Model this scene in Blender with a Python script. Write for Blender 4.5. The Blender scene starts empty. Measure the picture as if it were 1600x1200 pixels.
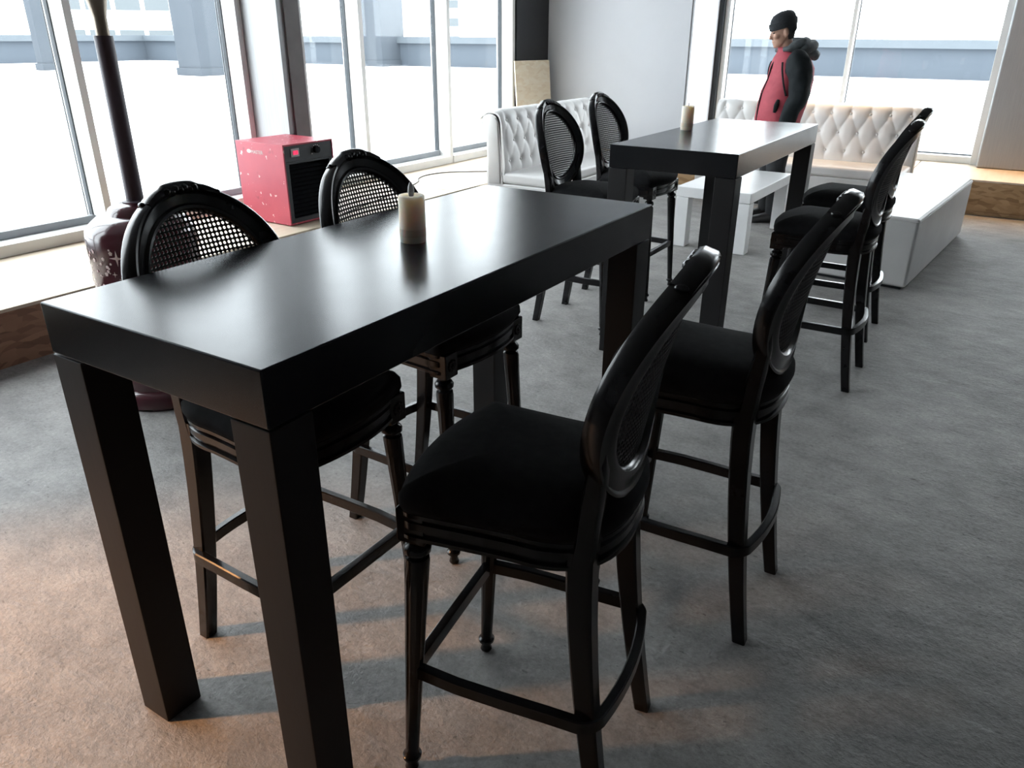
import bpy, bmesh, math, random
from math import pi, sin, cos, sqrt, radians
from mathutils import Vector, Matrix, noise

random.seed(7)
S = bpy.context.scene
COL = S.collection

# ------------------------------------------------------------------ camera
YAW, PITCH, ROLL, FPX = -0.561, 0.4249, 0.0044, 1205.64
cy, sy, cp, sp = cos(YAW), sin(YAW), cos(PITCH), sin(PITCH)
fwd = Vector((sy * cp, cy * cp, -sp)); rgt = Vector((cy, -sy, 0)); upv = rgt.cross(fwd)
r2 = cos(ROLL) * rgt + sin(ROLL) * upv; u2 = -sin(ROLL) * rgt + cos(ROLL) * upv
cam_d = bpy.data.cameras.new('camera'); cam = bpy.data.objects.new('camera', cam_d); COL.objects.link(cam)
M = Matrix.Identity(4)
for i in range(3):
    M[i][0], M[i][1], M[i][2] = r2[i], u2[i], -fwd[i]
M[0][3], M[1][3], M[2][3] = 1.2471, -0.7339, 1.5643
cam.matrix_world = M
cam_d.sensor_width = 36; cam_d.lens = FPX / 1600 * 36; cam_d.clip_start = 0.05; cam_d.clip_end = 500
S.camera = cam

# ------------------------------------------------------------------ sky, lamps, exposure
W = bpy.data.worlds.new('world'); S.world = W; W.use_nodes = True
bg = W.node_tree.nodes['Background']
bg.inputs[0].default_value = (0.93, 0.97, 1.0, 1); bg.inputs[1].default_value = 4.2
S.view_settings.view_transform = 'Standard'; S.view_settings.look = 'None'
S.view_settings.gamma = 1; S.view_settings.use_curve_mapping = False
S.view_settings.exposure = 1.15
S.cycles.use_denoising = True
S.cycles.max_bounces = 10; S.cycles.diffuse_bounces = 5; S.cycles.glossy_bounces = 4
S.cycles.transparent_max_bounces = 24; S.cycles.sample_clamp_indirect = 8
S.cycles.caustics_reflective = False; S.cycles.caustics_refractive = False

def lamp(name, kind, loc, energy, color, target=None, **kw):
    d = bpy.data.lights.new(name, kind); d.energy = energy; d.color = color
    for k, v in kw.items():
        setattr(d, k, v)
    o = bpy.data.objects.new(name, d); COL.objects.link(o); o.location = loc
    if target is not None:
        o.rotation_euler = (Vector(target) - Vector(loc)).to_track_quat('-Z', 'Y').to_euler()
    return o
lamp('warm_lamp', 'SPOT', (-2.9, -2.2, 1.7), 520, (1.0, 0.49, 0.20), (-1.0, -0.48, 0), spot_size=radians(36), spot_blend=0.9, shadow_soft_size=0.10)
lamp('warm_ceiling_lamp', 'SPOT', (1.35, 8.60, 3.4), 220, (1.0, 0.62, 0.30), (1.35, 8.40, 0.3), spot_size=radians(48), spot_blend=1.0, shadow_soft_size=0.08)
lamp('warm_ceiling_lamp', 'SPOT', (-0.35, 7.9, 3.4), 110, (1.0, 0.62, 0.30), (-0.35, 7.8, 0.6), spot_size=radians(46), spot_blend=1.0, shadow_soft_size=0.08)

# ------------------------------------------------------------------ materials
def mat(name, c, rough=0.5, c2=None, scale=8.0, metal=0.0, bump=0.0, bscale=60.0, spec=0.5, coat=0.0, rvar=0.0, stretch=(1, 1, 1), sheen=0.0, detail=5.0):
    m = bpy.data.materials.new(name); m.use_nodes = True
    nt = m.node_tree; N = nt.nodes; L = nt.links; b = N['Principled BSDF']
    c2 = c2 or tuple(min(1, x * 1.12) for x in c)
    tc = N.new('ShaderNodeTexCoord'); mp = N.new('ShaderNodeMapping'); mp.inputs['Scale'].default_value = stretch
    L.new(tc.outputs['Object'], mp.inputs[0])
    nz = N.new('ShaderNodeTexNoise'); nz.inputs['Scale'].default_value = scale; nz.inputs['Detail'].default_value = detail
    L.new(mp.outputs[0], nz.inputs['Vector'])
    cr = N.new('ShaderNodeValToRGB'); cr.color_ramp.elements[0].position = 0.3; cr.color_ramp.elements[1].position = 0.7
    cr.color_ramp.elements[0].color = (*c, 1); cr.color_ramp.elements[1].color = (*c2, 1)
    L.new(nz.outputs['Fac'], cr.inputs[0]); L.new(cr.outputs[0], b.inputs['Base Color'])
    b.inputs['Roughness'].default_value = rough; b.inputs['Metallic'].default_value = metal
    b.inputs['Specular IOR Level'].default_value = spec
    b.inputs['Coat Weight'].default_value = coat; b.inputs['Coat Roughness'].default_value = 0.12
    if sheen: b.inputs['Sheen Weight'].default_value = sheen
    if rvar:
        mr = N.new('ShaderNodeMapRange'); mr.inputs[3].default_value = rough - rvar; mr.inputs[4].default_value = rough + rvar
        L.new(nz.outputs['Fac'], mr.inputs[0]); L.new(mr.outputs[0], b.inputs['Roughness'])
    if bump:
        n2 = N.new('ShaderNodeTexNoise'); n2.inputs['Scale'].default_value = bscale; n2.inputs['Detail'].default_value = 4
        L.new(mp.outputs[0], n2.inputs['Vector'])
        bp = N.new('ShaderNodeBump'); bp.inputs['Strength'].default_value = bump; bp.inputs['Distance'].default_value = 0.01
        L.new(n2.outputs['Fac'], bp.inputs['Height']); L.new(bp.outputs[0], b.inputs['Normal'])
    return m

def osb_mat(name, c1, c2, c3):
    m = bpy.data.materials.new(name); m.use_nodes = True
    nt = m.node_tree; N = nt.nodes; L = nt.links; b = N['Principled BSDF']
    tc = N.new('ShaderNodeTexCoord')
    nz = N.new('ShaderNodeTexNoise'); nz.inputs['Scale'].default_value = 4; L.new(tc.outputs['Object'], nz.inputs['Vector'])
    mx = N.new('ShaderNodeMixRGB'); mx.inputs[0].default_value = 0.12
    L.new(tc.outputs['Object'], mx.inputs[1]); L.new(nz.outputs['Color'], mx.inputs[2])
    mp = N.new('ShaderNodeMapping'); mp.inputs['Scale'].default_value = (13, 13, 42); mp.inputs['Rotation'].default_value = (0.15, 0.1, 0.3)
    L.new(mx.outputs[0], mp.inputs[0])
    v = N.new('ShaderNodeTexVoronoi'); v.feature = 'F1'; L.new(mp.outputs[0], v.inputs['Vector']); v.inputs['Scale'].default_value = 1.0
    sep = N.new('ShaderNodeSeparateColor'); L.new(v.outputs['Color'], sep.inputs[0])
    cr = N.new('ShaderNodeValToRGB'); e = cr.color_ramp.elements
    e[0].position = 0.0; e[0].color = (*c1, 1); e[1].position = 1.0; e[1].color = (*c3, 1)
    k = e.new(0.45); k.color = (*c2, 1)
    L.new(sep.outputs[0], cr.inputs[0]); L.new(cr.outputs[0], b.inputs['Base Color'])
    b.inputs['Roughness'].default_value = 0.65
    bp = N.new('ShaderNodeBump'); bp.inputs['Strength'].default_value = 0.25; bp.inputs['Distance'].default_value = 0.004
    L.new(sep.outputs[1], bp.inputs['Height']); L.new(bp.outputs[0], b.inputs['Normal'])
    return m

def concrete():
    m = bpy.data.materials.new('screed_concrete'); m.use_nodes = True
    nt = m.node_tree; N = nt.nodes; L = nt.links; b = N['Principled BSDF']
    tc = N.new('ShaderNodeTexCoord')
    def nz(scale, detail, stretch=(1, 1, 1), rot=0.0, rough=0.55):
        mp = N.new('ShaderNodeMapping'); mp.inputs['Scale'].default_value = stretch; mp.inputs['Rotation'].default_value = (0, 0, rot)
        L.new(tc.outputs['Object'], mp.inputs[0])
        n = N.new('ShaderNodeTexNoise'); n.inputs['Scale'].default_value = scale; n.inputs['Detail'].default_value = detail
        n.inputs['Roughness'].default_value = rough
        L.new(mp.outputs[0], n.inputs['Vector']); return n.outputs['Fac']
    def ramp(src, p0, p1, a, c):
        r = N.new('ShaderNodeValToRGB'); e = r.color_ramp.elements
        e[0].position, e[1].position = p0, p1; e[0].color = (*a, 1); e[1].color = (*c, 1)
        L.new(src, r.inputs[0]); return r.outputs[0]
    def mixc(kind, f, a, c):
        x = N.new('ShaderNodeMixRGB'); x.blend_type = kind
        if isinstance(f, float): x.inputs[0].default_value = f
        else: L.new(f, x.inputs[0])
        L.new(a, x.inputs[1]); L.new(c, x.inputs[2]); return x.outputs[0]
    base = ramp(nz(1.1, 6), 0.3, 0.72, (0.232, 0.222, 0.214), (0.345, 0.330, 0.316))
    mid = ramp(nz(5.0, 9, (1, 1.25, 1), 0.5, 0.68), 0.3, 0.7, (0.66, 0.66, 0.67), (1.18, 1.18, 1.17))
    c = mixc('MULTIPLY', 1.0, base, mid)
    fine = ramp(nz(60, 6, (1, 1, 1), 0, 0.75), 0.3, 0.7, (0.72, 0.72, 0.73), (1.16, 1.16, 1.16))
    c = mixc('MULTIPLY', 1.0, c, fine)
    marks = nz(13, 4, (1, 1.8, 1), 0.35, 0.6)
    mk = ramp(marks, 0.25, 0.31, (0.5, 0.45, 0.46), (1, 1, 1))
    c = mixc('MULTIPLY', 0.75, c, mk)
    fl = ramp(nz(34, 3, (1, 2.2, 1), 0.55, 0.6), 0.30, 0.35, (0.42, 0.42, 0.43), (1, 1, 1))
    c = mixc('MULTIPLY', 0.7, c, fl)
    pale = ramp(nz(21, 4, (1.6, 1, 1), 0.9, 0.65), 0.66, 0.74, (1, 1, 1), (1.28, 1.28, 1.27))
    c = mixc('MULTIPLY', 0.8, c, pale)
    scr = ramp(nz(2.6, 2, (0.25, 9, 1), 0.95, 0.4), 0.66, 0.70, (1, 1, 1), (1.18, 1.18, 1.19))
    c = mixc('MULTIPLY', 0.7, c, scr)
    L.new(c, b.inputs['Base Color'])
    b.inputs['Roughness'].default_value = 0.62; b.inputs['Specular IOR Level'].default_value = 0.35
    h = N.new('ShaderNodeMath'); h.operation = 'MULTIPLY_ADD'
    L.new(nz(70, 5, rough=0.7), h.inputs[0]); h.inputs[1].default_value = 0.35
    L.new(nz(9, 7, (1, 1.4, 1), 0.4, 0.62), h.inputs[2])
    bp = N.new('ShaderNodeBump'); bp.inputs['Strength'].default_value = 0.7; bp.inputs['Distance'].default_value = 0.014
    L.new(h.outputs[0], bp.inputs['Height']); L.new(bp.outputs[0], b.inputs['Normal'])
    return m

def glass():
    m = bpy.data.materials.new('window_glass'); m.use_nodes = True
    nt = m.node_tree; N = nt.nodes; L = nt.links
    for n in list(N): N.remove(n)
    out = N.new('ShaderNodeOutputMaterial'); tr = N.new('ShaderNodeBsdfTransparent'); gl = N.new('ShaderNodeBsdfGlossy')
    tc = N.new('ShaderNodeTexCoord'); nz = N.new('ShaderNodeTexNoise'); nz.inputs['Scale'].default_value = 3
    L.new(tc.outputs['Object'], nz.inputs['Vector'])
    cr = N.new('ShaderNodeValToRGB'); cr.color_ramp.elements[0].color = (0.93, 0.96, 0.97, 1); cr.color_ramp.elements[1].color = (0.97, 0.985, 0.99, 1)
    L.new(nz.outputs['Fac'], cr.inputs[0]); L.new(cr.outputs[0], tr.inputs[0])
    gl.inputs['Roughness'].default_value = 0.02
    lw = N.new('ShaderNodeLayerWeight'); lw.inputs[0].default_value = 0.5
    pw = N.new('ShaderNodeMath'); pw.operation = 'POWER'; L.new(lw.outputs['Facing'], pw.inputs[0]); pw.inputs[1].default_value = 5
    fr = N.new('ShaderNodeMath'); fr.operation = 'MULTIPLY_ADD'; L.new(pw.outputs[0], fr.inputs[0]); fr.inputs[1].default_value = 0.6; fr.inputs[2].default_value = 0.025
    mx = N.new('ShaderNodeMixShader'); L.new(fr.outputs[0], mx.inputs[0]); L.new(tr.outputs[0], mx.inputs[1]); L.new(gl.outputs[0], mx.inputs[2])
    L.new(mx.outputs[0], out.inputs[0])
    return m

def emit(name, c, s):
    m = bpy.data.materials.new(name); m.use_nodes = True
    b = m.node_tree.nodes['Principled BSDF']
    b.inputs['Base Color'].default_value = (*c, 1); b.inputs['Emission Color'].default_value = (*c, 1); b.inputs['Emission Strength'].default_value = s
    return m

MT = {}
MT['concrete'] = concrete()
MT['glass'] = glass()
MT['black_top'] = mat('black_satin_tabletop', (0.010, 0.011, 0.013), 0.235, (0.016, 0.017, 0.019), 3.0, rvar=0.04, bump=0.03, bscale=9, spec=0.27)
MT['black_top'].node_tree.nodes['Principled BSDF'].inputs['Specular Tint'].default_value = (0.84, 0.93, 1.0, 1)  # blue of the sky reflections put into the specular tint
MT['black_table'] = mat('black_painted_wood', (0.007, 0.007, 0.008), 0.5, (0.010, 0.010, 0.011), 6.0, rvar=0.05, bump=0.03, bscale=40, stretch=(1, 1, 0.2), spec=0.3)
MT['black_lacquer'] = mat('black_lacquered_wood', (0.006, 0.006, 0.007), 0.22, (0.010, 0.010, 0.011), 10.0, rvar=0.05, bump=0.02, spec=0.33)
MT['black_fabric'] = mat('black_seat_fabric', (0.011, 0.011, 0.012), 0.9, (0.016, 0.016, 0.017), 40, bump=0.12, bscale=700, spec=0.06)
MT['cane'] = mat('black_cane', (0.008, 0.008, 0.009), 0.6, (0.014, 0.013, 0.012), 60, spec=0.2)
MT['white_leather'] = mat('white_leatherette', (0.70, 0.69, 0.68), 0.42, (0.76, 0.75, 0.735), 5, bump=0.05, bscale=250)
MT['white_paint'] = mat('white_lacquer', (0.74, 0.74, 0.74), 0.35, (0.8, 0.8, 0.8), 5)
MT['frame_white'] = mat('white_window_frame', (0.70, 0.70, 0.69), 0.4, (0.75, 0.75, 0.74), 4)
MT['gasket'] = mat('dark_rubber_gasket', (0.06, 0.07, 0.08), 0.6)
MT['channel'] = mat('grey_frame_channel', (0.28, 0.30, 0.32), 0.5)
MT['wall_grey'] = mat('pale_grey_wall_panel', (0.52, 0.53, 0.555), 0.6, (0.57, 0.58, 0.605), 1.2, bump=0.03, bscale=20)
MT['wall_dark'] = mat('dark_room_wall', (0.20, 0.20, 0.205), 0.8, (0.24, 0.24, 0.245), 2)
MT['ceiling'] = mat('dark_ceiling', (0.16, 0.16, 0.165), 0.9, (0.2, 0.2, 0.2), 2)
MT['black_panel'] = mat('black_panel', (0.011, 0.013, 0.016), 0.5, (0.015, 0.017, 0.02), 3)
MT['brushed_far'] = mat('brushed_metal_far', (0.31, 0.325, 0.345), 0.42, (0.36, 0.372, 0.392), 30, metal=0.4, stretch=(6, 6, 0.15), rvar=0.05)
MT['brushed'] = mat('brushed_metal', (0.27, 0.275, 0.28), 0.42, (0.33, 0.335, 0.34), 30, metal=0.25, stretch=(6, 6, 0.15), rvar=0.06)
MT['face_shade'] = mat('column_face_shade', (0.17, 0.16, 0.16), 0.6, (0.20, 0.19, 0.19), 8, spec=0.2)  # dark tone paints the shade on the column's room side
MT['osb_red_shaded'] = osb_mat('osb_reddish_shaded', (0.17, 0.085, 0.05), (0.26, 0.135, 0.08), (0.33, 0.18, 0.11))  # left ledge front, its shade put into these darker tones
MT['osb_tan'] = osb_mat('osb_tan', (0.27, 0.16, 0.075), (0.40, 0.25, 0.125), (0.50, 0.33, 0.18))
MT['osb_lit'] = osb_mat('osb_lit', (0.76, 0.63, 0.46), (0.83, 0.72, 0.55), (0.87, 0.78, 0.63))  # strong light on the leaning board put into the OSB colours
MT['ply'] = mat('pale_plywood', (0.55, 0.45, 0.34), 0.55, (0.64, 0.54, 0.42), 3, stretch=(6, 0.6, 1))
MT['maroon'] = mat('maroon_gloss_metal', (0.060, 0.018, 0.026), 0.12, (0.085, 0.026, 0.034), 3, coat=0.4)
MT['pole'] = mat('dark_maroon_pole', (0.055, 0.038, 0.050), 0.45, (0.065, 0.045, 0.058), 6)
MT['bronze'] = mat('brushed_bronze_tube', (0.20, 0.16, 0.12), 0.35, (0.32, 0.27, 0.22), 10, metal=0.7)
MT['star'] = mat('pale_pink_decal', (0.62, 0.47, 0.45), 0.5, (0.72, 0.58, 0.55), 10)
MT['red_metal'] = None
MT['dark_front'] = mat('black_heater_front', (0.014, 0.017, 0.020), 0.45, (0.022, 0.025, 0.028), 8)
MT['dark_hole'] = mat('black_interior', (0.005, 0.006, 0.008), 0.8, spec=0.1)
MT['steel'] = mat('grey_steel_plate', (0.35, 0.35, 0.35), 0.4, metal=0.3)
MT['lettering'] = mat('pale_grey_lettering', (0.62, 0.55, 0.54), 0.5)
MT['switch_red'] = emit('lit_red_switch', (0.75, 0.03, 0.10), 0.5)
MT['wax'] = mat('ivory_wax', (0.78, 0.70, 0.60), 0.55, (0.83, 0.76, 0.66), 9)
for _w in ('wax',):
    _b = MT[_w].node_tree.nodes['Principled BSDF']; _b.inputs['Subsurface Weight'].default_value = 0.9; _b.inputs['Subsurface Radius'].default_value = (1.0, 0.75, 0.5); _b.inputs['Subsurface Scale'].default_value = 0.05
MT['wax_shade'] = mat('candle_base_shade', (0.66, 0.58, 0.49), 0.55)  # shade of the LED base seen through the wax, painted as colour
_b = MT['wax_shade'].node_tree.nodes['Principled BSDF']; _b.inputs['Subsurface Weight'].default_value = 0.6; _b.inputs['Subsurface Scale'].default_value = 0.02
MT['flame'] = mat('grey_plastic_flame', (0.34, 0.33, 0.32), 0.4)
MT['cable'] = mat('black_cable', (0.02, 0.02, 0.02), 0.5)
MT['skin'] = mat('skin', (0.42, 0.24, 0.17), 0.55, (0.50, 0.30, 0.22), 30)
MT['vest'] = mat('red_vest_fabric', (0.30, 0.035, 0.055), 0.75, (0.37, 0.05, 0.07), 18, bump=0.15, bscale=30)
MT['jacket'] = mat('black_jacket_fabric', (0.008, 0.011, 0.013), 0.8, (0.014, 0.018, 0.020), 16, bump=0.35, bscale=22, spec=0.2)
MT['knit'] = mat('black_knit', (0.010, 0.012, 0.016), 0.9, (0.022, 0.025, 0.03), 90, bump=0.5, bscale=160)
MT['hood'] = mat('dark_grey_hood_fabric', (0.05, 0.06, 0.065), 0.85, (0.085, 0.095, 0.1), 25, bump=0.3, bscale=40)
MT['trousers'] = mat('black_trousers', (0.010, 0.011, 0.014), 0.8, (0.018, 0.019, 0.022), 20)
MT['shoe'] = mat('black_shoe', (0.012, 0.012, 0.012), 0.45)
MT['hair'] = mat('dark_hair', (0.02, 0.016, 0.013), 0.7)
MT['snow'] = mat('pale_terrace', (0.78, 0.79, 0.80), 0.8, (0.84, 0.85, 0.86), 0.3)
MT['parapet'] = mat('hazed_blue_grey_parapet', (0.048, 0.060, 0.075), 0.8, (0.056, 0.068, 0.083), 0.6)  # colour lightened to carry the glare haze through the windows
MT['parapet_cap'] = mat('grey_parapet_cap', (0.065, 0.078, 0.09), 0.6, (0.075, 0.088, 0.10), 1)
MT['pillar'] = mat('blue_grey_pillar', (0.034, 0.042, 0.052), 0.85, (0.040, 0.048, 0.058), 1)
MT['far_white'] = mat('pale_far_wall', (0.55, 0.56, 0.57), 0.8, (0.6, 0.61, 0.62), 0.5)
MT['far_dark'] = mat('far_window', (0.07, 0.08, 0.085), 0.7)

def red_metal():
    m = mat('worn_red_metal', (0.40, 0.045, 0.075), 0.45, (0.47, 0.06, 0.09), 5)
    nt = m.node_tree; N = nt.nodes; L = nt.links; b = N['Principled BSDF']
    tc = N.new('ShaderNodeTexCoord'); n = N.new('ShaderNodeTexNoise'); n.inputs['Scale'].default_value = 26; n.inputs['Detail'].default_value = 2
    L.new(tc.outputs['Object'], n.inputs['Vector'])
    r = N.new('ShaderNodeValToRGB'); r.color_ramp.elements[0].position = 0.665; r.color_ramp.elements[1].position = 0.69
    r.color_ramp.elements[0].color = (0, 0, 0, 1); r.color_ramp.elements[1].color = (1, 1, 1, 1)
    L.new(n.outputs['Fac'], r.inputs[0])
    mx = N.new('ShaderNodeMixRGB'); L.new(r.outputs[0], mx.inputs[0])
    src = b.inputs['Base Color'].links[0].from_socket
    L.new(src, mx.inputs[1]); mx.inputs[2].default_value = (0.75, 0.45, 0.45, 1)
    n2 = N.new('ShaderNodeTexNoise'); n2.inputs['Scale'].default_value = 9; L.new(tc.outputs['Object'], n2.inputs['Vector'])
    r2_ = N.new('ShaderNodeValToRGB'); r2_.color_ramp.elements[0].position = 0.26; r2_.color_ramp.elements[1].position = 0.34
    r2_.color_ramp.elements[0].color = (0.45, 0.4, 0.4, 1); r2_.color_ramp.elements[1].color = (1, 1, 1, 1)
    L.new(n2.outputs['Fac'], r2_.inputs[0])
    m2 = N.new('ShaderNodeMixRGB'); m2.blend_type = 'MULTIPLY'; m2.inputs[0].default_value = 0.8
    L.new(mx.outputs[0], m2.inputs[1]); L.new(r2_.outputs[0], m2.inputs[2]); L.new(m2.outputs[0], b.inputs['Base Color'])
    return m
MT['red_metal'] = red_metal()

# ------------------------------------------------------------------ mesh helpers
WN = set()
def name_key(me): return me.name
class MB:
    def __init__(s): s.v = []; s.f = []; s.wn = False
    def add(s, vs, fs):
        o = len(s.v); s.v.extend([tuple(p) for p in vs]); s.f.extend([tuple(i + o for i in f) for f in fs])
    def box(s, lo, hi, bev=0.0, seg=2, xf=None):
        bm = bmesh.new(); bmesh.ops.create_cube(bm, size=1)
        for v in bm.verts:
            v.co = Vector([(lo[i] + hi[i]) / 2 + v.co[i] * (hi[i] - lo[i]) for i in range(3)])
        if bev:
            bmesh.ops.bevel(bm, geom=bm.edges[:], offset=bev, segments=seg, profile=0.5, affect='EDGES'); s.wn = True
        s.bm(bm, xf)
    def bm(s, bm, xf=None):
        bm.verts.index_update()
        s.add([(xf @ v.co) if xf else v.co for v in bm.verts], [[v.index for v in f.verts] for f in bm.faces]); bm.free()
    def loft(s, rings, closed=True, caps=True):
        n = len(rings[0]); vs = [p for r in rings for p in r]; fs = []
        for i in range(len(rings) - 1):
            for j in range(n if closed else n - 1):
                k = (j + 1) % n
                fs.append((i * n + j, i * n + k, (i + 1) * n + k, (i + 1) * n + j))
        if caps and closed:
            fs.append(tuple(range(n - 1, -1, -1))); fs.append(tuple((len(rings) - 1) * n + j for j in range(n)))
        s.add(vs, fs)
    def sweep(s, path, ns, bs, prof, closed=False):
        """prof: list of (n,b) offsets (or one list per path point)"""
        rings = []
        for i, p in enumerate(path):
            pr = prof[i] if isinstance(prof[0][0], (tuple, list)) else prof
            rings.append([Vector(p) + ns[i] * a + bs[i] * b for a, b in pr])
        if closed: rings.append(rings[0])
        s.loft(rings, caps=not closed)
    def tube(s, pts, rad, n=10, sub=0, flat=1.0, up=None):
        pts = [Vector(p) for p in pts]; rad = list(rad) if hasattr(rad, '__len__') else [rad] * len(pts)
        if sub: pts, rad = smooth_path(pts, rad, sub)
        T = [(pts[min(i + 1, len(pts) - 1)] - pts[max(i - 1, 0)]).normalized() for i in range(len(pts))]
        u = Vector(up) if up else (Vector((0, 0, 1)) if abs(T[0].z) < 0.9 else Vector((1, 0, 0)))
        rings = []
        for i, p in enumerate(pts):
            u = (u - T[i] * u.dot(T[i])).normalized(); w = T[i].cross(u)
            rings.append([p + (u * cos(2 * pi * k / n) * flat + w * sin(2 * pi * k / n)) * rad[i] for k in range(n)])
        s.loft(rings)
    def lathe(s, prof, n=20, cx=0, cy=0, flute=None, xf=None):
        rings = []
        for j, (r, z) in enumerate(prof):
            ring = []
            for k in range(n):
                a = 2 * pi * k / n; rr = r
                if flute and flute[0] <= z <= flute[1]: rr = r * (1 - 0.07 * (k % 2))
                q = Vector((cx + rr * cos(a), cy + rr * sin(a), z)); ring.append(xf @ q if xf else q)
            rings.append(ring)
        s.loft(rings)
    def ball(s, c, r, n=10, m=6, xf=None):
        r = r if hasattr(r, '__len__') else (r, r, r)
        rings = []
        for i in range(1, m):
            t = pi * i / m
            rings.append([Vector((c[0] + r[0] * sin(t) * cos(2 * pi * k / n), c[1] + r[1] * sin(t) * sin(2 * pi * k / n), c[2] - r[2] * cos(t))) for k in range(n)])
        vs = [p for R_ in rings for p in R_]; fs = []
        for i in range(m - 2):
            for j in range(n):
                k = (j + 1) % n; fs.append((i * n + j, i * n + k, (i + 1) * n + k, (i + 1) * n + j))
        a = len(vs); vs += [Vector((c[0], c[1], c[2] - r[2])), Vector((c[0], c[1], c[2] + r[2]))]
        for j in range(n):
            k = (j + 1) % n; fs.append((a, k, j)); fs.append((a + 1, (m - 2) * n + j, (m - 2) * n + k))
        if xf: vs = [xf @ p for p in vs]
        s.add(vs, fs)
    def mesh(s, name, m, smooth=38):
        me = bpy.data.meshes.new(name); me.from_pydata(s.v, [], s.f)
        bm = bmesh.new(); bm.from_mesh(me); bmesh.ops.recalc_face_normals(bm, faces=bm.faces[:]); bm.to_mesh(me); bm.free()
        me.materials.append(m); me.update()
        if smooth:
            me.polygons.foreach_set('use_smooth', [True] * len(me.polygons)); me.set_sharp_from_angle(angle=radians(smooth))
        if s.wn and smooth: WN.add(name_key(me))
        return me

def smooth_path(pts, rad, sub):
    P, R_ = [], []
    n = len(pts)
    for i in range(n - 1):
        a, b, c, d = pts[max(i - 1, 0)], pts[i], pts[i + 1], pts[min(i + 2, n - 1)]
        for k in range(sub):
            t = k / sub; t2 = t * t; t3 = t2 * t
            P.append(0.5 * ((2 * b) + (c - a) * t + (2 * a - 5 * b + 4 * c - d) * t2 + (-a + 3 * b - 3 * c + d) * t3))
            R_.append(rad[i] * (1 - t) + rad[i + 1] * t)
    P.append(pts[-1]); R_.append(rad[-1])
    return P, R_

def obj(name, mb, m, parent=None, loc=None, smooth=38):
    me = mb if isinstance(mb, bpy.types.Mesh) else mb.mesh(name, m, smooth)
    o = bpy.data.objects.new(name, me); COL.objects.link(o)
    if parent: o.parent = parent
    if loc: o.location = loc
    if me.name in WN:
        w_ = o.modifiers.new('weighted_normal', 'WEIGHTED_NORMAL'); w_.keep_sharp = True; w_.weight = 100
    return o
def thing(name, label, cat, loc=(0, 0, 0), rz=0.0, group=None):
    o = bpy.data.objects.new(name, None); COL.objects.link(o); o.empty_display_size = 0.1
    o.location = loc; o.rotation_euler = (0, 0, rz); o['label'] = label; o['category'] = cat
    if group: o['group'] = group
    return o
def tag(o, label, cat, group=None):
    o['label'] = label; o['category'] = cat
    if group: o['group'] = group
    return o
def struct(name, mb, m, label=None, smooth=38):
    o = obj(name, mb, m, None, None, smooth); o['kind'] = 'structure'
    if label: o['label'] = label
    return o
def bx(lo, hi, bev=0.0, seg=2):
    b = MB(); b.box(lo, hi, bev, seg); return b
def copy_tree(o, parent=None):
    c = o.copy(); COL.objects.link(c)
    if parent: c.parent = parent
    for ch in list(o.children): copy_tree(ch, c)
    return c

# ================================================================== SETTING
ZL = 0.30          # height of the window ledge
XW = -3.88         # inner face of the left window frames
XG = -4.06         # glass line
YF = 9.06; YG = 9.2
ZC = 3.7
struct('floor', bx((-4.1, -5, -0.1), (6, 9.2, 0)), MT['concrete'], 'rough grey screed concrete floor')
struct('ceiling', bx((-4.4, -5, ZC), (6.1, 9.6, ZC + 0.1)), MT['ceiling'], 'dark ceiling above the room')
struct('wall_back', bx((-4.4, -5.1, 0), (6.1, -5, ZC)), MT['wall_dark'], 'dark wall behind the viewer')
struct('wall_right', bx((6, -5, 0), (6.1, 9.6, ZC)), MT['wall_dark'], 'dark wall far to the right')
b = MB(); b.box((-4.2, -5, 0), (-3.9, -1.70, ZC)); struct('wall_left', b, MT['wall_dark'], 'dark wall left of the window row')

# pale grey clad wall in the far left corner: two panels with a dark joint between them
w = struct('wall_far', bx((-3.9, 8.21, 0), (-2.06, 9.3, ZC)), MT['channel'], 'pale grey clad wall in the far left corner')
obj('panel', bx((-3.9, 8.195, 0), (-2.072, 8.212, ZC), 0.002), MT['wall_grey'], w)
obj('panel', bx((-2.062, 8.205, 0), (-2.045, 9.02, ZC), 0.002), MT['wall_grey'], w)
struct('trim_1', bx((-4.1, 7.47, 0), (-3.86, 8.19, ZC), 0.003), MT['black_panel'], 'black panel between left windows and grey wall')
struct('trim_2', bx((-2.05, 9.02, 0), (-1.985, 9.2, ZC), 0.003), MT['black_panel'], 'black post at left edge of the far window')

# ledges
t = struct('trim_3', bx((-4.15, -4.9, 0), (-2.894, 8.19, ZL - 0.02)), MT['ply'], 'plywood ledge under the left windows')
for y0, y1 in ((-4.9, -2.46), (-2.45, -0.02), (-0.01, 2.42), (2.43, 4.86), (4.87, 8.19)):
    obj('osb_panel', bx((-2.893, y0, 0.0), (-2.874, y1, ZL - 0.019), 0.001, 1), MT['osb_red_shaded'], t)
    obj('plywood_sheet', bx((-4.14, y0, ZL - 0.0185), (-2.868, y1, ZL), 0.002, 1), MT['ply'], t)
ZF = 0.325
t = struct('trim_4', bx((-2.04, 7.995, 0), (6, 9.4, ZF - 0.02)), MT['ply'], 'plywood ledge under the far windows')
for x0, x1 in ((-2.04, 0.39), (0.40, 2.83), (2.84, 5.99)):
    obj('osb_panel', bx((x0, 7.975, 0.02), (x1, 7.994, ZF - 0.019), 0.001, 1), MT['osb_tan'], t)
    obj('plywood_sheet', bx((x0, 7.965, ZF - 0.0185), (x1, 9.39, ZF), 0.002, 1), MT['ply'], t)
obj('batten', bx((-2.04, 7.955, 0.0), (5.99, 7.974, 0.03), 0.002, 1), MT['osb_tan'], t)

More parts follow.
